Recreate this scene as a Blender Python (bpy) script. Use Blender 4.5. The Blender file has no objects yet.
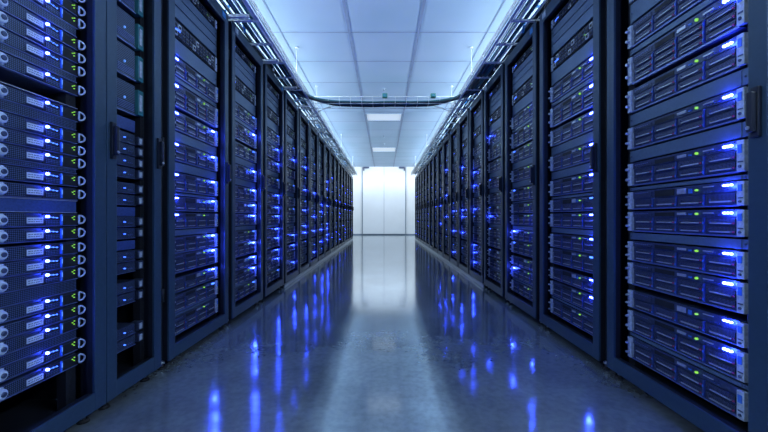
import bpy, bmesh, math, random
from mathutils import Vector, Matrix
random.seed(7)
COL = bpy.context.scene.collection
PI = math.pi
CAMZ = 0.71          # eye height above the floor
TOP = 2.01           # top of a rack
CEIL = 2.35

# ------------------------------------------------------------------ materials
def nodes(name):
    m = bpy.data.materials.new(name); m.use_nodes = True
    nt = m.node_tree
    return m, nt, nt.nodes['Principled BSDF']

def N(nt, kind, **kw):
    n = nt.nodes.new(kind)
    for k, v in kw.items(): setattr(n, k, v)
    return n

def plain(name, col, rough=0.5, metal=0.0, var=0.12, scale=30.0, bump=0.0, spec=0.5):
    """principled surface with a little procedural mottling"""
    m, nt, b = nodes(name)
    tc = N(nt, 'ShaderNodeTexCoord'); no = N(nt, 'ShaderNodeTexNoise')
    no.inputs['Scale'].default_value = scale; no.inputs['Detail'].default_value = 3
    nt.links.new(tc.outputs['Object'], no.inputs['Vector'])
    cr = N(nt, 'ShaderNodeValToRGB')
    cr.color_ramp.elements[0].position = 0.3; cr.color_ramp.elements[1].position = 0.7
    cr.color_ramp.elements[0].color = (*[c * (1 - var) for c in col], 1)
    cr.color_ramp.elements[1].color = (*[min(1, c * (1 + var)) for c in col], 1)
    nt.links.new(no.outputs['Fac'], cr.inputs['Fac'])
    nt.links.new(cr.outputs['Color'], b.inputs['Base Color'])
    b.inputs['Roughness'].default_value = rough; b.inputs['Metallic'].default_value = metal
    b.inputs['Specular IOR Level'].default_value = spec
    if bump:
        bp = N(nt, 'ShaderNodeBump'); bp.inputs['Strength'].default_value = bump; bp.inputs['Distance'].default_value = 0.002
        nt.links.new(no.outputs['Fac'], bp.inputs['Height']); nt.links.new(bp.outputs['Normal'], b.inputs['Normal'])
    return m

def perforated(name, col, hole, pitch, metal=0.6, rough=0.4, t=0.0):
    """sheet with a grid of dark holes, in the part's own coordinates (x across, z up)"""
    m, nt, b = nodes(name)
    tc = N(nt, 'ShaderNodeTexCoord'); sp = N(nt, 'ShaderNodeSeparateXYZ')
    nt.links.new(tc.outputs['Object'], sp.inputs[0])
    sins = []
    for ax in ('X', 'Z'):
        mu = N(nt, 'ShaderNodeMath', operation='MULTIPLY'); mu.inputs[1].default_value = 2 * PI / pitch
        si = N(nt, 'ShaderNodeMath', operation='SINE')
        nt.links.new(sp.outputs[ax], mu.inputs[0]); nt.links.new(mu.outputs[0], si.inputs[0]); sins.append(si)
    ad = N(nt, 'ShaderNodeMath', operation='ADD')
    nt.links.new(sins[0].outputs[0], ad.inputs[0]); nt.links.new(sins[1].outputs[0], ad.inputs[1])
    gt = N(nt, 'ShaderNodeMath', operation='GREATER_THAN'); gt.inputs[1].default_value = t
    nt.links.new(ad.outputs[0], gt.inputs[0])
    mx = N(nt, 'ShaderNodeMix', data_type='RGBA')
    mx.inputs[6].default_value = (*hole, 1); mx.inputs[7].default_value = (*col, 1)
    nt.links.new(gt.outputs[0], mx.inputs[0]); nt.links.new(mx.outputs[2], b.inputs['Base Color'])
    b.inputs['Metallic'].default_value = metal; b.inputs['Roughness'].default_value = rough
    return m

def glow(name, col, strength, base=(0.05, 0.05, 0.08)):
    m, nt, b = nodes(name)
    b.inputs['Base Color'].default_value = (*base, 1)
    b.inputs['Emission Color'].default_value = (*col, 1)
    b.inputs['Emission Strength'].default_value = strength
    return m

M = {}
M['door'] = plain('satin_slate_paint', (0.030, 0.062, 0.112), 0.40, 0.25, 0.08, 60)
M['body'] = plain('black_steel', (0.012, 0.015, 0.024), 0.5, 0.3, 0.2, 20)
M['inner'] = plain('matt_black_rail', (0.010, 0.012, 0.018), 0.6, 0.2, 0.2, 20)
M['handle'] = plain('black_handle_plastic', (0.012, 0.016, 0.028), 0.35, 0, 0.1, 40)
M['blank'] = plain('grey_blue_blanking_steel', (0.10, 0.155, 0.25), 0.42, 0.45, 0.07, 90)
M['chassis'] = plain('server_chassis_steel', (0.06, 0.082, 0.16), 0.36, 0.6, 0.2, 80)
M['grille'] = perforated('drive_grille', (0.12, 0.15, 0.27), (0.008, 0.009, 0.016), 0.0042, 0.6, 0.4, 0.0)
M['grille1'] = perforated('slim_server_grille', (0.10, 0.15, 0.27), (0.006, 0.008, 0.014), 0.0052, 0.5, 0.4, 0.15)
M['silver'] = plain('silver_trim', (0.55, 0.60, 0.68), 0.3, 0.7, 0.15, 80)
M['ear'] = plain('pale_mounting_ear', (0.42, 0.50, 0.62), 0.45, 0.2, 0.25, 90)
M['plate'] = plain('pale_badge_plate', (0.50, 0.60, 0.78), 0.4, 0.1, 0.08, 200)
M['ink'] = plain('dark_print', (0.05, 0.08, 0.16), 0.6, 0, 0.1, 50)
M['strip'] = plain('blue_latch_plastic', (0.04, 0.16, 0.60), 0.35, 0, 0.1, 60)
M['divider'] = plain('blue_latch_divider', (0.035, 0.065, 0.22), 0.35, 0.1, 0.2, 150)
M['lip'] = plain('blue_grey_lip', (0.16, 0.22, 0.50), 0.3, 0.6, 0.1, 60)
M['magenta'] = plain('dark_pink_button', (0.40, 0.05, 0.16), 0.4, 0, 0.1, 60)
M['led'] = glow('blue_status_light', (0.045, 0.075, 1.0), 45)
M['led2'] = glow('blue_server_light', (0.02, 0.05, 1.0), 30)
M['leddim'] = glow('dim_blue_light', (0.04, 0.13, 1.0), 5)
M['green'] = glow('green_status_light', (0.30, 0.85, 0.03), 0.9)
M['green2'] = glow('faint_green_light', (0.20, 0.55, 0.08), 0.35)
M['cyan'] = glow('pale_cyan_light', (0.12, 0.34, 1.0), 0.9)
M['galv'] = plain('galvanised_tray', (0.74, 0.78, 0.82), 0.42, 0.25, 0.15, 30)
M['cw'] = plain('pale_grey_cable', (0.78, 0.80, 0.82), 0.5, 0, 0.1, 10)
M['cd'] = plain('dark_cable', (0.02, 0.035, 0.05), 0.5, 0, 0.1, 10)
M['cb'] = plain('bright_blue_cable', (0.03, 0.24, 0.60), 0.45, 0, 0.1, 10)
M['ct'] = plain('teal_cable', (0.03, 0.16, 0.20), 0.5, 0, 0.1, 10)
M['greenbox'] = plain('green_junction_plastic', (0.02, 0.17, 0.12), 0.5, 0, 0.1, 40)
M['whitewall'] = plain('white_painted_wall', (0.78, 0.82, 0.86), 0.55, 0, 0.03, 2)
M['whitedoor'] = plain('pale_lacquered_door', (0.74, 0.79, 0.85), 0.3, 0, 0.02, 3)
M['seam'] = plain('grey_seam', (0.18, 0.24, 0.32), 0.5, 0, 0.1, 20)
M['tbar'] = plain('ceiling_grid_bar', (0.34, 0.42, 0.58), 0.5, 0.1, 0.1, 10)
M['foot'] = plain('steel_foot', (0.45, 0.48, 0.55), 0.3, 0.8, 0.1, 60)
M['rubber'] = plain('black_rubber', (0.01, 0.01, 0.012), 0.7, 0, 0.1, 40)
M['lamp'] = glow('ceiling_lamp_diffuser', (0.80, 0.90, 1.0), 0.36, (0.8, 0.85, 0.9))
M['tube'] = glow('uplight_diffuser', (0.80, 0.90, 1.0), 1.0, (0.8, 0.85, 0.9))
M['plinth'] = plain('grey_floor_strip', (0.32, 0.37, 0.45), 0.35, 0.3, 0.1, 8)

def ceiling_mat():
    m, nt, b = nodes('mineral_ceiling_tile')
    tc = N(nt, 'ShaderNodeTexCoord'); no = N(nt, 'ShaderNodeTexNoise'); no.inputs['Scale'].default_value = 110
    n2 = N(nt, 'ShaderNodeTexNoise'); n2.inputs['Scale'].default_value = 1.3
    nt.links.new(tc.outputs['Object'], no.inputs['Vector']); nt.links.new(tc.outputs['Object'], n2.inputs['Vector'])
    cr = N(nt, 'ShaderNodeValToRGB')
    cr.color_ramp.elements[0].position = .35; cr.color_ramp.elements[1].position = .65
    cr.color_ramp.elements[0].color = (0.48, 0.64, 0.79, 1); cr.color_ramp.elements[1].color = (0.56, 0.69, 0.85, 1)
    nt.links.new(n2.outputs['Fac'], cr.inputs['Fac']); nt.links.new(cr.outputs['Color'], b.inputs['Base Color'])
    bp = N(nt, 'ShaderNodeBump'); bp.inputs['Strength'].default_value = .25; bp.inputs['Distance'].default_value = .002
    nt.links.new(no.outputs['Fac'], bp.inputs['Height']); nt.links.new(bp.outputs['Normal'], b.inputs['Normal'])
    b.inputs['Roughness'].default_value = 0.55
    return m
M['ceiling'] = ceiling_mat()

def floor_mat():
    m, nt, b = nodes('polished_concrete')
    tc = N(nt, 'ShaderNodeTexCoord')
    n1 = N(nt, 'ShaderNodeTexNoise'); n1.inputs['Scale'].default_value = 2.2; n1.inputs['Detail'].default_value = 7; n1.inputs['Roughness'].default_value = .65
    n2 = N(nt, 'ShaderNodeTexNoise'); n2.inputs['Scale'].default_value = 40; n2.inputs['Detail'].default_value = 5
    n3 = N(nt, 'ShaderNodeTexVoronoi'); n3.inputs['Scale'].default_value = 90
    for n in (n1, n2, n3): nt.links.new(tc.outputs['Object'], n.inputs['Vector'])
    cr = N(nt, 'ShaderNodeValToRGB')
    cr.color_ramp.elements[0].position = .33; cr.color_ramp.elements[1].position = .68
    cr.color_ramp.elements[0].color = (0.26, 0.31, 0.34, 1); cr.color_ramp.elements[1].color = (0.48, 0.56, 0.60, 1)
    nt.links.new(n1.outputs['Fac'], cr.inputs['Fac'])
    c2 = N(nt, 'ShaderNodeValToRGB'); c2.color_ramp.elements[0].position = .35; c2.color_ramp.elements[1].position = .6
    c2.color_ramp.elements[0].color = (.82, .82, .84, 1); c2.color_ramp.elements[1].color = (1, 1, 1, 1)
    nt.links.new(n2.outputs['Fac'], c2.inputs['Fac'])
    mx = N(nt, 'ShaderNodeMix', data_type='RGBA', blend_type='MULTIPLY'); mx.inputs[0].default_value = 1
    nt.links.new(cr.outputs['Color'], mx.inputs[6]); nt.links.new(c2.outputs['Color'], mx.inputs[7])
    nt.links.new(mx.outputs[2], b.inputs['Base Color'])
    mr = N(nt, 'ShaderNodeMapRange'); mr.inputs['To Min'].default_value = .07; mr.inputs['To Max'].default_value = .15
    nt.links.new(n1.outputs['Fac'], mr.inputs['Value']); nt.links.new(mr.outputs[0], b.inputs['Roughness'])
    b.inputs['Specular IOR Level'].default_value = 1.0
    b.inputs['IOR'].default_value = 1.75
    b.inputs['Metallic'].default_value = 0.56
    bp = N(nt, 'ShaderNodeBump'); bp.inputs['Strength'].default_value = .05; bp.inputs['Distance'].default_value = .002
    nt.links.new(n2.outputs['Fac'], bp.inputs['Height']); nt.links.new(bp.outputs['Normal'], b.inputs['Normal'])
    return m
M['floor'] = floor_mat()

# ------------------------------------------------------------------ mesh helpers
class MB:
    """collects shapes with a material each, then links them as one mesh"""
    def __init__(s): s.v = []; s.f = []; s.m = []; s.mats = []; s.sm = []
    def mi(s, k):
        if k not in s.mats: s.mats.append(k)
        return s.mats.index(k)
    def box(s, x0, x1, y0, y1, z0, z1, k, ch=0.0):
        i = s.mi(k); o = len(s.v)
        if x1 < x0: x0, x1 = x1, x0
        if y1 < y0: y0, y1 = y1, y0
        if z1 < z0: z0, z1 = z1, z0
        if ch <= 0:
            s.v += [(x, y, z) for x in (x0, x1) for y in (y0, y1) for z in (z0, z1)]
            for f in ((0,1,3,2),(4,6,7,5),(0,4,5,1),(2,3,7,6),(0,2,6,4),(1,5,7,3)):
                s.f.append(tuple(o + a for a in f)); s.m.append(i); s.sm.append(False)
            return s
        bm = bmesh.new(); bmesh.ops.create_cube(bm, size=1)
        for v in bm.verts:
            v.co = Vector(((x0+x1)/2 + v.co.x*(x1-x0), (y0+y1)/2 + v.co.y*(y1-y0), (z0+z1)/2 + v.co.z*(z1-z0)))
        bmesh.ops.bevel(bm, geom=bm.edges[:], offset=ch, segments=2, affect='EDGES', profile=.6)
        s.bm(bm, k); return s
    def bm(s, bm, k, smooth=False):
        i = s.mi(k); o = len(s.v); bm.verts.index_update()
        s.v += [tuple(v.co) for v in bm.verts]
        for f in bm.faces: s.f.append(tuple(o + v.index for v in f.verts)); s.m.append(i); s.sm.append(smooth)
        bm.free()
    def tube(s, pts, r, k, n=6, closed=False):
        i = s.mi(k); o = len(s.v); pts = [Vector(p) for p in pts]; L = len(pts)
        for a, p in enumerate(pts):
            if closed: t = pts[(a+1) % L] - pts[a-1]
            else: t = pts[min(a+1, L-1)] - pts[max(a-1, 0)]
            t.normalize(); up = Vector((0,0,1)) if abs(t.z) < .9 else Vector((0,1,0))
            u = t.cross(up).normalized(); w = u.cross(t)
            for j in range(n):
                q = 2*PI*j/n; s.v.append(tuple(p + u*math.cos(q)*r + w*math.sin(q)*r))
        for a in range(L if closed else L-1):
            b = (a+1) % L
            for j in range(n):
                k2 = (j+1) % n
                s.f.append((o+a*n+j, o+a*n+k2, o+b*n+k2, o+b*n+j)); s.m.append(i); s.sm.append(True)
        if not closed:
            s.f.append(tuple(o+j for j in reversed(range(n)))); s.f.append(tuple(o+(L-1)*n+j for j in range(n)))
            s.m += [i, i]; s.sm += [False, False]
        return s
    def disc(s, x, z, r, y0, y1, k, n=14):
        """short cylinder lying along y, rounded by a smaller front"""
        i = s.mi(k); o = len(s.v)
        for (yy, rr) in ((y1, r), (y0 + (y1-y0)*.3, r), (y0, r*.8)):
            for j in range(n):
                q = 2*PI*j/n; s.v.append((x+rr*math.cos(q), yy, z+rr*math.sin(q)))
        for a in range(2):
            for j in range(n):
                k2 = (j+1) % n
                s.f.append((o+a*n+j, o+a*n+k2, o+(a+1)*n+k2, o+(a+1)*n+j)); s.m.append(i); s.sm.append(False)
        s.f.append(tuple(o+2*n+j for j in range(n))); s.m.append(i); s.sm.append(False)
        s.f.append(tuple(o+j for j in reversed(range(n)))); s.m.append(i); s.sm.append(False)
        return s
    def cyl(s, x, y, z0, z1, r, k, n=14, r2=None):
        i = s.mi(k); o = len(s.v); r2 = r if r2 is None else r2
        for (zz, rr) in ((z0, r), (z1, r2)):
            for j in range(n):
                q = 2*PI*j/n; s.v.append((x+rr*math.cos(q), y+rr*math.sin(q), zz))
        for j in range(n):
            k2 = (j+1) % n
            s.f.append((o+j, o+k2, o+n+k2, o+n+j)); s.m.append(i); s.sm.append(True)
        s.f.append(tuple(o+j for j in reversed(range(n)))); s.f.append(tuple(o+n+j for j in range(n)))
        s.m += [i, i]; s.sm += [False, False]
        return s
    def mesh(s, name):
        me = bpy.data.meshes.new(name); me.from_pydata(s.v, [], s.f)
        for k in s.mats: me.materials.append(M[k])
        me.polygons.foreach_set('material_index', s.m)
        me.polygons.foreach_set('use_smooth', s.sm)
        me.update(); return me
    def add(s, other, M4):
        o = len(s.v); mp = [s.mi(k) for k in other.mats]
        s.v += [tuple(M4 @ Vector(v)) for v in other.v]
        s.f += [tuple(o + a for a in f) for f in other.f]; s.m += [mp[a] for a in other.m]; s.sm += other.sm
    def build(s, name, parent=None):
        return link(name, s.mesh(name), parent)

def link(name, me, parent=None):
    o = bpy.data.objects.new(name, me); COL.objects.link(o)
    if parent is not None: o.parent = parent
    return o
def empty(name, loc=(0,0,0), rz=0):
    o = bpy.data.objects.new(name, None); COL.objects.link(o); o.empty_display_size = .05
    o.location = loc; o.rotation_euler = (0,0,rz); return o
def tag(o, label, cat, group=None):
    o['label'] = label; o['category'] = cat
    if group: o['group'] = group
    return o
def structure(o): o['kind'] = 'structure'; return o
def dup(root, loc, rz, sz=1.0):
    def rec(o, par):
        c = o.copy(); COL.objects.link(c)
        if par is not None: c.parent = par
        for ch in kids.get(o.name, []): rec(ch, c)
        return c
    r = rec(root, None); r.location = loc; r.rotation_euler = (0,0,rz); r.scale = (1,1,sz)
    return r
kids = {}
def remember(root):
    def rec(o):
        kids[o.name] = list(o.children)
        for c in o.children: rec(c)
    bpy.context.view_layer.update(); rec(root)
def drop(root):
    for c in list(kids.get(root.name, [])): drop(c)
    bpy.data.objects.remove(root)

# ------------------------------------------------------------------ the room
EDGE = 3.1; BACK = -1.2; FAR = 14.2; DROP = 11.3; HIGH = 3.35
b = MB(); b.box(-EDGE, EDGE, BACK, FAR, -.1, 0, 'floor'); structure(b.build('floor'))
b = MB(); b.box(-EDGE, EDGE, BACK, DROP, CEIL, CEIL+.06, 'ceiling'); structure(b.build('ceiling'))
b = MB(); b.box(-EDGE, EDGE, DROP, FAR, HIGH, HIGH+.1, 'whitewall'); b.box(-EDGE, EDGE, DROP, DROP+.08, CEIL+.06, HIGH, 'whitewall')
structure(b.build('ceiling'))
b = MB(); b.box(-EDGE-.1, -EDGE, BACK, FAR, 0, HIGH, 'whitewall'); structure(b.build('wall_left'))
b = MB(); b.box(EDGE, EDGE+.1, BACK, FAR, 0, HIGH, 'whitewall'); structure(b.build('wall_right'))
b = MB(); b.box(-EDGE, EDGE, FAR, FAR+.1, 0, HIGH, 'whitewall'); structure(b.build('wall_end'))
# ceiling grid bars
b = MB()
for c in (-2.76, -2.14, -1.53, -.915, -.305, .305, .915, 1.53, 2.14, 2.76):
    w = .012 if abs(c) < .4 else .005
    b.box(c-w, c+w, BACK, DROP, CEIL-.0018, CEIL-.0003, 'tbar')
y = 3.10 - .575*7; ROWS = []
while y < DROP:
    ROWS.append(y); b.box(-EDGE, EDGE, y-.0055, y+.0055, CEIL-.0015, CEIL-.0003, 'tbar'); y += .575
structure(b.build('trim_1'))
# wall base and pale door pair with closers in the end wall
b = MB(); b.box(-EDGE, EDGE, FAR-.02, FAR, 0, .045, 'seam'); structure(b.build('baseboard_end'))
DW = .86; DH = 2.80
d = structure(MB().box(-DW-.03, DW+.03, FAR-.012, FAR, .045, DH+.03, 'whitedoor').build('door_1'))
for s in (-1, 1):
    x0, x1 = sorted((s*.006, s*DW)); lf = MB().box(x0, x1, FAR-.05, FAR-.012, .05, DH, 'whitedoor', .004).build('leaf', d)
    cl = MB(); cl.box(s*(DW-.02), s*(DW-.26), FAR-.13, FAR-.05, DH-.10, DH-.02, 'chassis', .01)
    cl.box(s*(DW-.02), s*(DW-.06), FAR-.12, FAR-.05, DH-.20, DH-.10, 'chassis', .006)
    cl.build('door_closer', lf)
    MB().box(s*(DW+.004), s*(DW+.03), FAR-.06, FAR-.012, .045, DH+.02, 'seam').build('door_jamb', d)
MB().box(-.006, .006, FAR-.045, FAR-.012, .05, DH, 'seam').build('meeting_seam', d)
MB().box(-DW-.03, DW+.03, FAR-.06, FAR-.012, DH+.002, DH+.02, 'seam').build('door_head', d)

# ------------------------------------------------------------------ servers
SH = .095   # height of the two-row prototype
def carrier(w, h, seedv=0):
    c = MB(); g = MB()
    c.box(-w/2+.001, w/2-.001, -.004, .006, -h/2+.001, h/2-.001, 'chassis')
    c.box(-w/2+.004, w/2-.004, -.006, -.004, -h/2+.004, h/2-.003, 'grille')
    g.box(-w*.34, w*.36, -.010, -.006, -h*.30, -h*.16, 'silver', .0008)
    g.box(-w*.34, -w*.30, -.010, -.004, -h*.30, h*.1, 'chassis')
    g.disc(w*.42, -h*.2, .003, -.009, -.004, 'magenta', 6)
    return c, g

def server_parts(rows, led, full, green=True, silver=True):
    """two-unit server: returns list of (name, MB, [(child, MB)])"""
    H = SH; P = []
    c = MB(); c.box(-.218, .218, 0, .62, .002, H-.002, 'chassis')
    c.box(-.222, .222, -.006, .01, .000, .006, 'lip'); c.box(-.222, .222, -.004, .01, H-.004, H, 'chassis')
    P.append(('chassis', c, []))
    strip = H*.27 if rows > 1 else H*.42
    t = MB(); t.box(-.217, .217, -.004, .002, H-strip, H-.004, 'chassis')
    z0, z1 = H-strip+.003, H-.007
    t.box(-.21, -.115, -.006, -.004, z0+.002, z1-.002, 'grille'); t.box(-.10, -.01, -.0055, -.004, z0, z1, 'inner')
    t.box(.005, .040, -.008, -.004, z0+.004, z1-.002, 'silver' if silver else 'chassis', .001)
    t.box(.05, .062, -.007, -.004, z0+.004, z1-.006, 'strip')
    t.box(.105, .14, -.007, -.004, z1-.007, z1-.003, 'silver')
    for k in range(5): t.box(.106+k*.012, .113+k*.012, -.0065, -.004, z0+.002, z0+.006, 'divider')
    for k in range(7): t.box(-.205+k*.011, -.199+k*.011, -.007, -.006, z1-.006, z1-.003, 'lip')
    P.append(('control_panel', t, []))
    if green:
        g = MB(); kk = 'green' if full == 2 else 'green2'; g.disc(.082, (z0+z1)/2, .0045, -.011, -.004, kk, 8)
        P.append(('power_light', g, []))
    zl = z1-.006
    for q in ([led] if led in ('R', 'L', 'r', 'l') else {'B': ['R', 'L'], 'n': []}[led]):
        s = 1 if q in 'Rr' else -1; L = MB(); k = ('led' if full == 2 else 'led2') if q in 'RL' else 'leddim'
        n = 3 if full == 2 else 2
        for j in range(n): L.disc(s*.198 - s*j*.0105, zl, .0046 if full == 2 else .0042, -.010, -.004, k, 8)
        P.append(('status_light', L, []))
    zt = H-strip-.002; rh = (zt-.007)/rows; xs = [-.2165, -.108, 0, .108, .2165]
    for r in range(rows):
        for k in range(4):
            cm, gm = carrier(xs[k+1]-xs[k]-.006, rh-.002)
            T = Matrix.Translation(((xs[k]+xs[k+1])/2, 0, .007+rh*(r+.5)))
            a, bb = MB(), MB(); a.add(cm, T); bb.add(gm, T); P.append(('drive_carrier', a, [('handle', bb)]))
    for x in xs[1:-1]:
        dv = MB(); dv.box(x-.0028, x+.0028, -.009, 0, .007, zt, 'divider')
        for r in range(rows): dv.box(x-.002, x+.002, -.0105, -.009, .012+rh*r, .020+rh*r, 'strip')
        P.append(('divider', dv, []))
    for s in (-1, 1):
        e = MB(); e.box(s*.219, s*.241, -.012, .004, .003, H-.003, 'ear', .002)
        if s > 0:
            e.box(.224, .236, -.014, -.012, H*.58, H*.84, 'strip'); e.box(.224, .238, -.0135, -.012, H*.30, H*.34, 'chassis')
            e.disc(.230, H*.18, .0045, -.016, -.012, 'ink', 8)
        else:
            e.disc(-.230, H*.28, .006, -.026, -.012, 'silver', 10); e.disc(-.230, H*.72, .006, -.026, -.012, 'silver', 10)
            e.box(-.240, -.236, -.0135, -.012, .01, H-.01, 'chassis')
        P.append(('mounting_ear', e, []))
    return P

def patch_parts():
    """slim network unit with a row of silver ports"""
    H = SH; c = MB(); P = []
    c.box(-.218, .218, 0, .35, .002, H-.002, 'chassis'); c.box(-.218, .218, -.003, 0, .003, H-.003, 'inner')
    P.append(('chassis', c, []))
    for r in range(2):
        p = MB(); z = H*(.12+.42*r)
        for k in range(12):
            x = -.205+k*.034
            p.box(x, x+.026, -.008, -.003, z, z+H*.3, 'silver' if (k*7+r*3) % 5 < 1 else 'chassis')
            p.box(x+.005, x+.021, -.009, -.008, z+H*.06, z+H*.22, 'inner')
        P.append(('port_block', p, []))
    g = MB(); g.box(-.19, -.15, -.0065, -.003, H*.46, H*.50, 'leddim'); g.box(.12, .13, -.0065, -.003, H*.46, H*.50, 'green')
    P.append(('status_light', g, []))
    for s in (-1, 1):
        e = MB(); e.box(s*.219, s*.241, -.006, .004, .003, H-.003, 'ear', .002)
        e.disc(s*.230, H*.5, .004, -.010, -.006, 'ink', 8); P.append(('mounting_ear', e, []))
    return P

def slim_parts(k=0):
    """one-unit server of the nearest left rack"""
    H = .0415; P = []; z = H/2
    c = MB(); c.box(-.218, .222, 0, .60, .001, H-.001, 'chassis'); c.box(-.222, .226, -.004, .01, 0, .0022, 'lip')
    c.box(.105, .226, -.003, 0, .003, H-.003, 'inner'); c.box(-.2, -.034, -.004, 0, .004, H-.004, 'grille1')
    for j in range(22): c.box(.126+j*.0040, .1275+j*.0040, -.0035, 0, H-.008, H-.005, 'chassis')
    P.append(('chassis', c, []))
    g = MB(); g.box(-.006, .050, -.0045, 0, .004, H-.003, 'grille1'); P.append(('grille', g, []))
    kb = MB(); kb.box(-.032, -.007, -.006, 0, .003, H-.003, 'ear', .002); kb.disc(-.017, z, .014, -.016, -.006, 'plate', 18)
    kb.disc(-.017, z, .007, -.020, -.016, 'chassis', 14); P.append(('thumb_knob', kb, []))
    p = MB(); p.box(.050, .104, -.006, 0, z-.014, z+.013, 'chassis', .001); p.box(.0525, .1015, -.0085, -.006, z-.0105, z+.007, 'plate', .001)
    ink = MB(); random.seed(31+k)
    for r in range(2):
        x = .056
        while x < .097:
            w = random.uniform(.0015, .004); ink.box(x, x+w, -.009, -.0085, z-.0065+r*.0065, z-.0035+r*.0065, 'ink'); x += w+random.uniform(.0012, .004)
    P.append(('badge_plate', p, [('badge_print', ink)]))
    L = MB(); L.disc(.117, z+.010, .0042, -.010, -.003, 'led', 10); P.append(('status_light', L, []))
    L = MB()
    for j in range(5): L.disc(.1255+j*.0062, z+.0085-.0006*j, .0018, -.006, -.003, 'leddim' if j % 2 == 0 else 'cyan', 6)
    P.append(('indicator_light', L, []))
    s = MB(); s.box(.1615, .1665, -.008, 0, .004, H-.004, 'strip', .001); s.box(.1625, .1655, -.0088, -.008, z-.004, z+.011, 'cyan'); P.append(('blue_latch', s, []))
    v = MB(); v.box(.114, .158, -.0045, -.003, .006, .019, 'grille1'); P.append(('vent', v, []))
    L = MB()
    for j, (dx, dz) in enumerate(((0, 0), (.007, .004), (.006, -.006))): L.disc(.205+dx, z+.006+dz, .0016, -.007, -.003, 'green', 6)
    P.append(('power_light', L, []))
    e = MB(); e.box(.224, .240, -.004, .002, .002, H-.002, 'body'); P.append(('mounting_ear', e, []))
    r = MB(); pts = [(.226 + .0135*max(0, math.cos(a))**.7, -.008-.008*max(0, math.cos(a)), z+.0135*math.sin(a)) for a in [2*PI*j/18 for j in range(18)]]
    r.tube(pts, .0030, 'ear', 6, True); P.append(('ring_handle', r, []))
    return P

def narrow_parts(tall):
    """half-width unit of the narrow left rack, with a lit round button"""
    H = SH; P = []
    c = MB(); c.box(-.115, .050, 0, .5, .001, H-.003, 'chassis'); c.box(-.115, .052, -.004, .004, 0, .003, 'lip')
    c.box(-.112, .047, -.003, 0, .004, H-.006, 'grille1'); P.append(('chassis', c, []))
    L = MB(); L.disc(-.013, H*.45, .004, -.008, -.003, 'cyan' if tall else 'leddim', 10)
    if not tall:
        for j in range(3): L.box(.006+j*.010, .010+j*.010, -.005, -.003, H*.30, H*.38, 'lip')
    P.append(('power_button', L, []))
    if tall:
        v = MB()
        for j in range(5): v.box(-.05, .04, -.005, -.003, H*(.12+.05*j), H*(.135+.05*j), 'lip')
        P.append(('vent', v, []))
    s = MB(); s.box(.066, .098, -.004, .03, H*.08, H*.9, 'ct' if tall else 'chassis', .002)
    s.box(.070, .086, -.008, -.004, H*.2, H*.75, 'ear', .001); P.append(('cable_latch', s, []))
    return P

def proto(name, parts):
    root = empty(name)
    for n, mb, subs in parts:
        o = mb.build(n, root)
        for sn, sm in subs: sm.build(sn, o)
    remember(root); return root
def joined(parts):
    out = MB(); I = Matrix.Identity(4)
    for n, mb, subs in parts:
        out.add(mb, I)
        for sn, sm in subs: out.add(sm, I)
    return out

# ------------------------------------------------------------------ rack cabinets
# every rack carries the same stack: (top, bottom, kind) above eye level
STACK = [(1.222, 1.170, 'patch'), (1.163, 1.118, 'blank'), (1.112, 1.067, 'blank'), (1.061, 1.003, 'blank'), (.992, .905, 'patch'),
         (.897, .818, 'blank'), (.808, .712, 's2'), (.705, .684, 'blank'), (.676, .556, 's3'), (.536, .439, 's2'), (.431, .384, 'blank'),
         (.379, .285, 's2'), (.278, .234, 'blank'), (.228, .131, 's2'), (.124, .112, 'blank'), (.108, .033, 's1'), (.025, -.058, 's2'),
         (-.064, -.092, 'blank'), (-.098, -.181, 's2'), (-.187, -.281, 's2'), (-.304, -.378, 's1'), (-.389, -.478, 's2'),
         (-.484, -.496, 'blank'), (-.501, -.590, 's2')]
CACHE = {}
def mesh_of(key, fn):
    if key not in CACHE: CACHE[key] = fn().mesh(key[0])
    return CACHE[key]

def cabinet(w):
    b = MB(); h = w/2-.004; D = 1.0
    for s in (-1, 1):
        b.box(s*h, s*(h-.012), .034, D, .055, TOP-.012, 'body')
        b.box(s*(h-.012), s*(h-.035), .030, .06, .055, TOP-.012, 'body')
    b.box(-h, h, .030, D, TOP-.012, TOP, 'body'); b.box(-h, h, .030, D, .045, .065, 'body')
    b.box(-h+.012, h-.012, D-.01, D, .065, TOP-.012, 'body')
    for j in range(6): b.box(-h+.08, h-.08, .25+j*.1, .29+j*.1, TOP, TOP+.006, 'inner')
    return b
def door(w, gap):
    b = MB(); h = w/2-gap; st = .049; z0 = .040; z1 = TOP; c = .003
    b.box(-h, -h+st, 0, .010, z0, z1, 'door', c); b.box(h-st, h, 0, .010, z0, z1, 'door', c)
    b.box(-h+st-.003, h-st+.003, .0008, .009, z1-.068, z1-.0005, 'door', c); b.box(-h+st-.003, h-st+.003, .0008, .009, z0+.0005, z0+.062, 'door', c)
    # folded inner lip
    for s in (-1, 1): b.box(s*(h-.002), s*(h-st+.001), .0095, .030, z0+.004, z1-.004, 'body')
    b.box(-h+st, h-st, .0095, .030, z0+.010, z0+.060, 'body'); b.box(-h+st, h-st, .0095, .030, z1-.064, z1-.006, 'body')
    return b
def handle():
    b = MB(); b.box(-.0115, .0115, -.010, 0, CAMZ+.215, CAMZ+.350, 'handle', .003)
    b.box(-.009, .008, -.024, -.010, CAMZ+.228, CAMZ+.336, 'handle', .004)
    b.disc(-.002, CAMZ+.240, .005, -.028, -.024, 'silver', 10)
    return b
def rails():
    b = MB()
    b.box(-.018, .018, 0, .03, .07, TOP-.08, 'inner')
    for j in range(86): b.box(-.004, .004, -.0008, 0, .10+j*.0213, .107+j*.0213, 'body')
    return b
def foot():
    b = MB(); b.cyl(0, 0, 0, .010, .019, 'rubber', 14, .015); b.cyl(0, 0, .010, .060, .0065, 'foot', 10); b.cyl(0, 0, .022, .032, .012, 'foot', 6)
    return b
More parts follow.
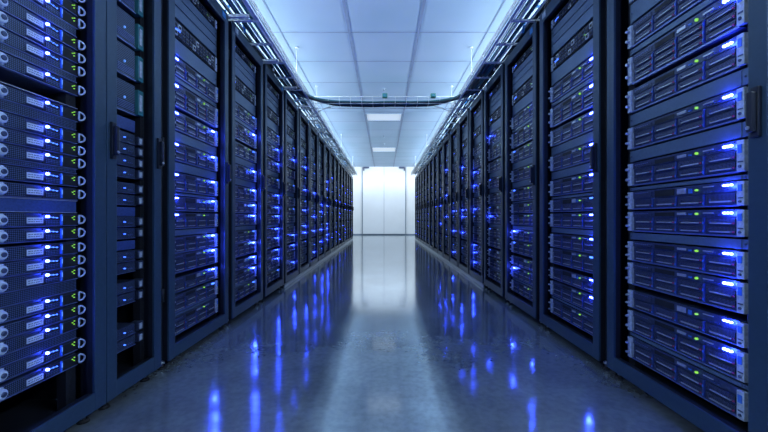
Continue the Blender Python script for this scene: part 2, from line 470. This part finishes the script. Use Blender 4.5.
def hinge():
    return MB().cyl(0, .01, -.03, .03, .008, 'body', 8)
def blank_mesh(h):
    b = MB(); b.box(-.222, .222, -.004, .006, 0, h, 'blank', .001)
    b.box(-.241, -.222, -.002, .006, 0, h, 'blank'); b.box(.222, .241, -.002, .006, 0, h, 'blank')
    for s in (-1, 1): b.disc(s*.232, h/2, min(.003, h*.3), -.005, -.002, 'ink', 6)
    return b

RECESS = .046
def rack(cy, w, side, label, name='server_rack', handles=None, blanks=None, near=True, plate='white', gap=.028, far=1):
    """side -1: left row, +1: right row; front plane at one metre from the aisle axis"""
    r = empty(name, (side*1.0, cy, 0), -side*PI/2)
    tag(r, label, 'rack', 'server racks lining the aisle')
    key = round(w, 3)
    link('cabinet', mesh_of(('cabinet', key), lambda: cabinet(w)), r)
    d = link('door_frame', mesh_of(('door_frame', key, gap), lambda: door(w, gap)), r)
    # local +x points to the viewer's right: far end on the left row, near end on the right row
    hs = handles if handles is not None else [1]
    for s in hs:
        o = link('handle', mesh_of(('handle', 0), handle), d); o.location = (s*(w/2-gap-.024), 0, 0)
    if near:
        for z in (.35, 1.05, 1.78):
            o = link('hinge', mesh_of(('hinge', 0), hinge), d); o.location = (-hs[0]*(w/2-.015), .012, z)
    for s in (-1, 1):
        o = link('mounting_rail', mesh_of(('mounting_rail', 0), rails), r); o.location = (s*min(.246, w/2-.045), RECESS+.007, 0)
        for yy in (.045, .92):
            o = link('levelling_foot', mesh_of(('levelling_foot', 0), foot), r); o.location = (s*(w/2-.045), yy, 0)
    p = MB(); xx = -side*far*(w/2-.095)
    p.box(xx-.022, xx+.022, -.003, .001, TOP-.052, TOP-.018, 'ear' if plate == 'white' else 'cb', .001)
    link('name_plate', mesh_of(('name_plate', key, side*far, plate), lambda: p), r)
    for (t, bt) in (blanks or []):
        h = round(t-bt, 3)
        o = link('blanking_panel', mesh_of(('blanking_panel', h), lambda: blank_mesh(h)), r)
        o.location = (0, RECESS, CAMZ+bt)
    return r

ORD = ['zeroth', 'first', 'second', 'third', 'fourth', 'fifth', 'sixth', 'seventh', 'eighth', 'ninth', 'tenth', 'eleventh', 'twelfth', 'thirteenth',
       'fourteenth', 'fifteenth', 'sixteenth', 'seventeenth', 'eighteenth', 'nineteenth', 'twentieth', 'twenty-first', 'twenty-second', 'twenty-third', 'twenty-fourth',
       'twenty-fifth', 'twenty-sixth', 'twenty-seventh', 'twenty-eighth', 'twenty-ninth', 'thirtieth']

# boundaries between racks along the aisle
bounds = [1.600, 2.280, 2.925, 3.530]
while bounds[-1] < 11.3: bounds.append(bounds[-1] + .600)
NR = len(bounds)-1

# server prototypes: detailed (first racks), simple (one mesh) for the distance
ROWS_OF = {'s1': 1, 's2': 2, 's3': 3}
PROTO = {}; SIMPLE = {}; ROOTS = []
def get_proto(kind, led, full):
    k = (kind, led, full)
    if k not in PROTO:
        parts = patch_parts() if kind == 'patch' else server_parts(ROWS_OF[kind], led, full)
        PROTO[k] = proto('network_switch' if kind == 'patch' else 'server', parts); ROOTS.append(PROTO[k])
    return PROTO[k]
def get_simple(kind, led):
    k = (kind, led)
    if k not in SIMPLE:
        mb = joined(patch_parts() if kind == 'patch' else server_parts(ROWS_OF[kind], led, 1))
        SIMPLE[k] = (mb, mb.mesh('network_switch' if kind == 'patch' else 'server'))
    return SIMPLE[k]

LOOK = {'s1': 'slim one-row drive server', 's2': 'two-row drive server', 's3': 'tall three-row drive server', 'patch': 'network switch with silver ports'}
LIT = {'R': 'bright blue light', 'L': 'bright blue light', 'B': 'two bright blue lights', 'r': 'dim blue light', 'l': 'dim blue light', 'n': 'no blue light'}
BLANKS = [(t, bt) for t, bt, k in STACK if k == 'blank']
rest = MB(); count = 0
def fill(cy, side, idx, where, leds, detail):
    global count
    st = [e for e in STACK if e[2] != 'blank']
    for i, (t, bt, kind) in enumerate(st):
        led = leds[i]; n = len(st)-i
        sz = (t-bt)/SH; loc = (side*(1.0+RECESS), cy, CAMZ+bt); rz = -side*PI/2
        if kind == 'patch': led = 'n'
        if detail >= 1:
            o = dup(get_proto(kind, led, detail), loc, rz, sz)
        elif detail == 0:
            o = link('network_switch' if kind == 'patch' else 'server', get_simple(kind, led)[1])
            o.location = loc; o.rotation_euler = (0,0,rz); o.scale = (1,1,sz)
        else:
            T = Matrix.Translation(loc) @ Matrix.Rotation(rz, 4, 'Z') @ Matrix.Diagonal((1,1,sz,1)); rest.add(get_simple(kind, led)[0], T); continue
        if detail >= 0 and (detail > 0 or idx < 9):
            for q, sg in (('R', 1), ('L', -1)):
                if led == q or led == 'B':
                    led_light((side*(1.0+RECESS-.022), cy - side*sg*.188, CAMZ+t-.013), .32 if detail == 2 else .18)
        look = LOOK[kind] if kind == 'patch' else LOOK[kind] + ', ' + LIT[led]
        tag(o, f"{look}, {ORD[n]} unit up in the {where}", 'network switch' if kind == 'patch' else 'server',
            'network switches near rack tops' if kind == 'patch' else 'drive servers mounted in the racks'); count += 1

def led_light(loc, power):
    l = bpy.data.lights.new('status_light_glow', 'POINT'); l.energy = power; l.color = (.03, .07, 1.0); l.shadow_soft_size = .006
    o = bpy.data.objects.new('status_light_glow', l); COL.objects.link(o); o.location = loc

def pick(p):
    out = []
    for _ in range(14):
        u = random.random(); out.append('R' if u < p else ('r' if u < p+.3 else 'n'))
    return out

# right row: nearest rack is wider
W0 = .715
rack(.885+W0/2, W0, 1, 'dark slate server rack nearest the camera on the right, cut off by the frame', blanks=BLANKS)
fill(1.246, 1, 0, 'nearest right rack', ['n','n','R','R','R','R','R','R','R','R','R','R','R','n'], 2)
LR = {1: ['n','n','R','R','R','R','R','r','R','R','r','R','R','n'], 2: ['n','n','R','n','l','r','l','n','R','B','l','r','B','n']}
LL = {1: ['n','n','L','L','B','B','B','B','L','R','R','R','r','n'], 2: ['n','n','r','R','r','R','R','R','R','r','R','R','R','r'], 3: ['n','r','r','R','R','r','R','R','R','R','R','R','R','r']}
for i in range(NR):
    w = bounds[i+1]-bounds[i]; cy = (bounds[i+1]+bounds[i])/2; near = i < 6
    random.seed(100+i)
    rack(cy, w, 1, f'dark slate server rack, {ORD[i+2]} from the camera along the right row', blanks=BLANKS, near=near, plate=('white', 'blue')[i % 2], far=-1 if i == 1 else 1)
    det = 2 if i < 2 else (1 if i < 4 else (0 if i < 11 else -1))
    fill(cy, 1, i+1, f'{ORD[i+2]} right rack', LR.get(i+1, [q.replace('R', 'L').replace('r', 'l') for q in pick(.27 if i < 8 else .15)]), det)
    random.seed(200+i)
    rack(cy, w, -1, f'dark slate server rack, {ORD[i+3]} from the camera along the left row', blanks=BLANKS, near=near, plate=('blue', 'white')[i % 2], far=-1 if i == 1 else 1)
    fill(cy, -1, i+1, f'{ORD[i+3]} left rack', LL.get(i+1, pick(.42 if i < 8 else .2)), det if i < 10 else -1)
if rest.v:
    o = rest.build('server'); tag(o, 'drive servers packed in the farthest racks at the end of both rows', 'servers'); o['kind'] = 'stuff'

# left row: nearest rack with slim servers
rA = rack((.60+1.261)/2, .661, -1, 'dark slate server rack nearest the camera on the left, full of slim servers', blanks=[], handles=[-1], gap=.001)
ledy = [-128, -113, -99, -78, -64, -42, -28, -13, 1.0, 24.5, 39, 53.5, 74.5, 103, 127, 141, 155, 174, 189, 216.6, 231, 247, 261, 275, 301, 316, 330, 353, 369.5]
cyA = .965; Pslim = proto('slim_server', slim_parts()); ROOTS.append(Pslim)
spans = []
for j, yy in enumerate(ledy):
    h = (217.5-yy)/323.0; bt = h-.0305
    o = dup(Pslim, (-(1+RECESS), cyA, CAMZ+bt), PI/2); n = len(ledy)-j
    tag(o, f'slim one-unit server with pale badge plate, {ORD[n]} up in the nearest left rack', 'server', 'slim servers in the nearest left rack')
    spans.append((bt+.0415, bt)); led_light((-(1+RECESS-.02), cyA+.117, CAMZ+bt+.031), .05)
def strip_panel(h, kind):
    b = MB()
    if kind == 'perf':
        b.box(-.222, .222, -.002, .004, 0, h, 'grille1'); b.box(-.222, .222, -.005, .004, 0, .002, 'lip')
    elif kind == 'shelf':
        b.box(-.222, .222, -.008, .45, 0, .002, 'silver'); b.box(-.222, .222, .12, .13, .002, h, 'body')
    else:
        b.box(-.222, .222, -.002, .004, .001, h, 'divider', .001)
        b.box(-.222, .222, -.006, .004, h-.002, h, 'silver'); b.box(-.222, .222, -.006, .004, 0, .0018, 'silver')
    return b
spans.append((1.26, 0))
for a in range(len(ledy)-1):
    top = spans[a][1]; bot = spans[a+1][0]; g = top-bot
    if g > .010:
        kind = 'perf' if g < .033 else ('shelf' if 90 < ledy[a+1] < 110 else 'blank')
        if g > .033 and ledy[a+1] not in (103, 216.6): kind = 'perf'
        o = strip_panel(g-.003, kind).build({'perf': 'vent_panel', 'shelf': 'shelf', 'blank': 'blanking_panel'}[kind], rA)
        o.location = (cyA-(.60+1.261)/2, RECESS, CAMZ+bot+.0015)

# left row: narrow rack
cyB = (1.262+1.574)/2
rB = rack(cyB, .312, -1, 'narrow dark rack between the nearest left rack and the wider row', blanks=[], handles=[1, -1], gap=.001)
PT = proto('storage_unit', narrow_parts(True)); PN = proto('storage_unit', narrow_parts(False)); ROOTS += [PT, PN]
sc = 249.0; bs = []
for yy in (-46, -9.5, 27, 61, 97): bs.append((yy, .128, True))
for yy in (137, 148.7, 160.5, 172.5, 188, 200, 222, 234, 257, 268.5, 288, 300, 333, 345): bs.append((yy, .044, False))
for j, (yy, hh, tall) in enumerate(bs):
    bt = (217.5-yy)/sc - hh*.45
    o = dup(PT if tall else PN, (-(1+RECESS), cyB, CAMZ+bt), PI/2, hh/SH); n = len(bs)-j
    tag(o, f"{'tall dark storage unit with pale button' if tall else 'small dark unit with blue light'}, {ORD[n]} up in the narrow left rack", 'storage unit', 'units in the narrow left rack')
for (y0, y1) in ((117, 129), (207, 216), (241, 250)):
    b = MB(); b.box(-.115, .05, -.002, .004, 0, (y1-y0)/sc, 'divider', .001); o = b.build('blanking_panel', rB); o.location = (0, RECESS, CAMZ+(217.5-y1)/sc)

for r in ROOTS: drop(r)

# ------------------------------------------------------------------ cable trays above the racks
TZ = 2.035
def tray(side, y0, y1, label):
    t = empty('cable_tray', (side*1.05, y0, TZ)); tag(t, label, 'cable tray', 'cable trays above the racks')
    L = y1-y0
    for x in (-.20, .20):
        b = MB(); y = .1
        while y < L: b.box(x-.002, x+.002, y-.010, y+.010, .002, .073, 'galv'); y += .32
        b.box(x-.003, x+.003, 0, L, .062, .073, 'galv'); b.box(x-.003, x+.003, 0, L, .002, .014, 'galv'); b.box(x-.010, x+.010, 0, L, .071, .075, 'galv'); b.box(x-.010, x+.010, 0, L, 0, .004, 'galv')
        b.box(x-.006, x+.006, 0, L, .036, .040, 'galv'); b.build('side_rail', t)
    me = MB().box(-.199, .199, -.012, .012, -.004, .008, 'galv', .002).mesh('rung'); y = .1
    while y < L: o = link('rung', me, t); o.location = (0, y, 0); y += .32
    for y in (3.37-y0, 4.36-y0, 6.9-y0, 9.4-y0):
        if 0 < y < L:
            for sx in (-1, 1):
                b = MB(); b.tube([(sx*.208, y, -.02), (sx*.208, y, CEIL-TZ-.004)], .0035, 'galv', 6); b.cyl(sx*.208, y, CEIL-TZ-.014, CEIL-TZ-.002, .014, 'galv', 8); b.build('hanger_rod', t)
    # short struts standing on the rack tops
    for y in [bb-y0 for bb in bounds[:-1]]:
        b = MB(); b.box(-.03, .17, y-.012, y+.012, -.0235, -.005, 'galv', .002); b.build('support_foot', t)
    return t
tray(-1, -.3, 11.0, 'galvanised ladder tray full of cables running above the left racks')
tray(1, -.3, 11.0, 'galvanised ladder tray full of cables running above the right racks')
random.seed(5)
for side, sn in ((-1, 'left'), (1, 'right')):
    kinds = ['cw', 'cd', 'ct', 'cw', 'cd', 'ct', 'cd', 'cb', 'cw', 'cd', 'ct', 'cd', 'cd', 'cw', 'cd', 'ct', 'cb', 'cw', 'ct', 'cw', 'cd', 'cw', 'cd', 'cw']
    nm = {'cw': 'pale grey', 'cd': 'dark', 'cb': 'bright blue', 'ct': 'dark teal'}
    for j, k in enumerate(kinds):
        r = random.choice((.007, .009, .010)); x0 = .880+j*.0150; ph = random.uniform(0, 6); am = random.uniform(.004, .014)
        z0 = TZ+.010+r+(.022 if j % 3 == 1 else 0)
        pts = [(side*(x0+am*math.sin(ph+y*1.7)), y, z0+.006*math.sin(ph*2+y*3.1)+.006) for y in [-.25+.25*a for a in range(45)]]
        o = MB().tube(pts, r, k, 6).build('cable')
        rank = kinds[:j+1].count(k)
        tag(o, f'{nm[k]} cable lying along the {sn} tray, {ORD[rank]} of its colour from the aisle', 'cable', f'cables in the {sn} tray')
    # drops onto the rack tops
    for i, bb in enumerate(bounds[:-1]):
        k = 'cb' if i % 3 < 2 else 'cw'; y = bb+.20
        xa = side*1.02; pts = []
        for a in range(13):
            u = a/12; pts.append((side*(.985+.16*math.sin(PI*u)*0+.10*u), y+.03*math.sin(PI*2*u)-.12*u, TOP+.012+.135*math.sin(PI*u)**.8))
        o = MB().tube(pts, .009, k, 8).build('cable_drop')
        tag(o, f'{nm[k]} cable looping from the {sn} tray onto the {ORD[i+(3 if side < 0 else 2)]} rack', 'cable', f'cable loops on the {sn} racks')

# crossing tray with its thick dark bundle
CY = 4.16
t = empty('cross_tray', (0, CY, TZ)); tag(t, 'thin wire cable tray crossing the aisle under the ceiling', 'cable tray')
for y in (-.09, .09):
    b = MB(); b.tube([(-.86, y, .082), (.86, y, .082)], .003, 'galv', 6); b.tube([(-.86, y, .0), (.86, y, .0)], .003, 'galv', 6)
    b.build('side_rail', t)
me = MB().tube([(0, -.09, .08), (0, -.09, -.001), (0, .09, -.001), (0, .09, .08)], .0025, 'galv', 5).mesh('wire_rib')
for j in range(13): o = link('wire_rib', me, t); o.location = (-.78+j*.13, 0, 0)
def cross_path(off, dz, amp):
    arc = [(.44+(.50-off)*math.cos(u), CY-.55+(.55+off)*math.sin(u)) for u in [a/10*PI/2 for a in range(11)]]
    half = [(.94-off, CY-1.1), (.94-off, CY-.9), (.94-off, CY-.7)] + arc
    pts = [(-x, y, TZ+dz+.004*math.sin(5*y)) for x, y in half]
    pts += [(x, CY+off, TZ+dz+amp*math.sin(11*x)) for x in (-.3, -.2, -.1, 0, .1, .2, .3)]
    return pts + [(x, y, TZ+dz+.004*math.sin(5*y)) for x, y in reversed(half)]
for j, (off, dz, r, k) in enumerate(((-.055, .016, .012, 'cd'), (-.02, .018, .014, 'ct'), (.02, .016, .013, 'cd'), (.055, .017, .012, 'cd'), (-.035, .038, .010, 'ct'), (.0, .042, .010, 'cd'), (.035, .038, .009, 'ct'))):
    o = MB().tube(cross_path(off, dz, .003), r, k, 8).build('crossing_cable')
    lab = ['thick dark cable lying nearest the camera in the crossing tray', 'thick teal cable lying low in the crossing tray', 'dark cable low in the middle of the crossing tray',
           'dark cable lying farthest from the camera in the crossing tray', 'thin teal cable on top of the bundle, nearer side', 'thin dark cable on top of the crossing bundle', 'thin teal cable on top of the bundle, farther side'][j]
    tag(o, lab, 'cable', 'cables crossing the aisle')
for x, lab in ((.01, 'small green junction box on the crossing tray above mid aisle'), (.57, 'small green junction box on the crossing tray near the right racks')):
    o = tag(empty('junction_box', (x, CY-.10, TZ+.062)), lab, 'junction box', 'junction boxes on the crossing tray')
    MB().box(-.029, .029, -.02, .02, 0, .048, 'greenbox', .004).build('housing', o); MB().box(-.020, .020, -.024, -.02, .008, .040, 'ct', .002).build('lid', o)
for s, sn in ((-1, 'left'), (1, 'right')):
    pts = [(s*(.60+.40*u), CY+.08+.35*u, TZ+.03-.05*u+.02*math.sin(PI*u)) for u in [a/10 for a in range(11)]]
    tag(MB().tube(pts, .007, 'cw', 6).build('cable'), f'pale cable arching from the crossing tray down to the {sn} tray', 'cable')

# ------------------------------------------------------------------ ceiling fittings
def troffer(y0, y1, label, ybright=None):
    t = tag(empty('ceiling_light', (0, (y0+y1)/2, CEIL)), label, 'ceiling light', 'ceiling light panels'); h = (y1-y0)/2
    b = MB()
    for s in (-1, 1): b.box(s*.29, s*.272, -h, h, -.012, -.0055, 'ear'); b.box(-.272, .272, s*h, s*(h-.016), -.012, -.0055, 'ear')
    b.build('frame', t); MB().box(-.272, .272, -h+.016, h-.016, -.009, -.006, 'lamp').build('diffuser', t)
troffer(5.50, 5.90, 'flat ceiling light panel just beyond the crossing cable tray')
troffer(8.15, 8.66, 'bright ceiling light panel farthest down the aisle')
for y, lab in ((4.44, 'tiny ceiling sensor before the crossing tray'), (7.0, 'tiny ceiling sensor between the two light panels, nearer one'), (7.75, 'tiny ceiling sensor just before the far light panel')):
    o = tag(empty('ceiling_sensor', (0, y, CEIL)), lab, 'sensor', 'ceiling sensors')
    MB().cyl(0, 0, -.012, -.0055, .022, 'ear', 14).build('base', o); MB().cyl(0, 0, -.03, -.012, .009, 'seam', 10).build('nozzle', o)

# floor strips at the foot of each row
for s, sn in ((-1, 'left'), (1, 'right')):
    b = MB(); b.box(s*1.0, s*1.012, 3.53, bounds[-1], .0, .036, 'plinth', .002)
    o = b.build('trim_2' if s < 0 else 'trim_3'); structure(o)

# ------------------------------------------------------------------ lights
def area(name, loc, rot, sx, sy, power, col):
    l = bpy.data.lights.new(name, 'AREA'); l.shape = 'RECTANGLE'; l.size = sx; l.size_y = sy; l.energy = power; l.color = col
    o = bpy.data.objects.new(name, l); COL.objects.link(o); o.location = loc; o.rotation_euler = rot; return o
COOL = (.68, .86, 1.0)
for s in (-1, 1):   # lamps lying on the rack tops behind the trays, shining at the ceiling
    area('rack_top_uplight', (s*1.9, 5.0, TOP+.13), (0, s*PI/2, 0), .10, 12.2, 325, COOL)
area('lobby_light', (0, 12.6, HIGH-.03), (0,0,0), 4.5, 1.2, 115, (.86, .94, 1.0))
for s in (-1, 1):
    l = bpy.data.lights.new('side_aisle_spot', 'SPOT'); l.energy = 110; l.color = (.88, .95, 1.0); l.spot_size = 1.3; l.spot_blend = .6; l.shadow_soft_size = .05
    o = bpy.data.objects.new('side_aisle_spot', l); COL.objects.link(o); o.location = (s*1.6, 7.6, 2.31)
    o.rotation_euler = (Vector((-s*.2, FAR, 1.7))-o.location).to_track_quat('-Z', 'Y').to_euler()
w = bpy.data.worlds.new('dim_blue_room'); bpy.context.scene.world = w; w.use_nodes = True
w.node_tree.nodes['Background'].inputs[0].default_value = (.010, .09, .75, 1); w.node_tree.nodes['Background'].inputs[1].default_value = .34

# ------------------------------------------------------------------ camera
c = bpy.data.cameras.new('camera'); co = bpy.data.objects.new('camera', c); COL.objects.link(co)
co.location = (0, 0, CAMZ); co.rotation_euler = (PI/2, 0, 0)
c.sensor_width = 36; c.lens = 350/768*36; c.shift_y = 1.5/768; c.clip_start = .02
sc_ = bpy.context.scene; sc_.camera = co
sc_.view_settings.view_transform = 'Standard'; sc_.view_settings.look = 'None'; sc_.view_settings.gamma = 1
sc_.view_settings.exposure = 0.0; sc_.view_settings.use_curve_mapping = False
print('things filled', count)
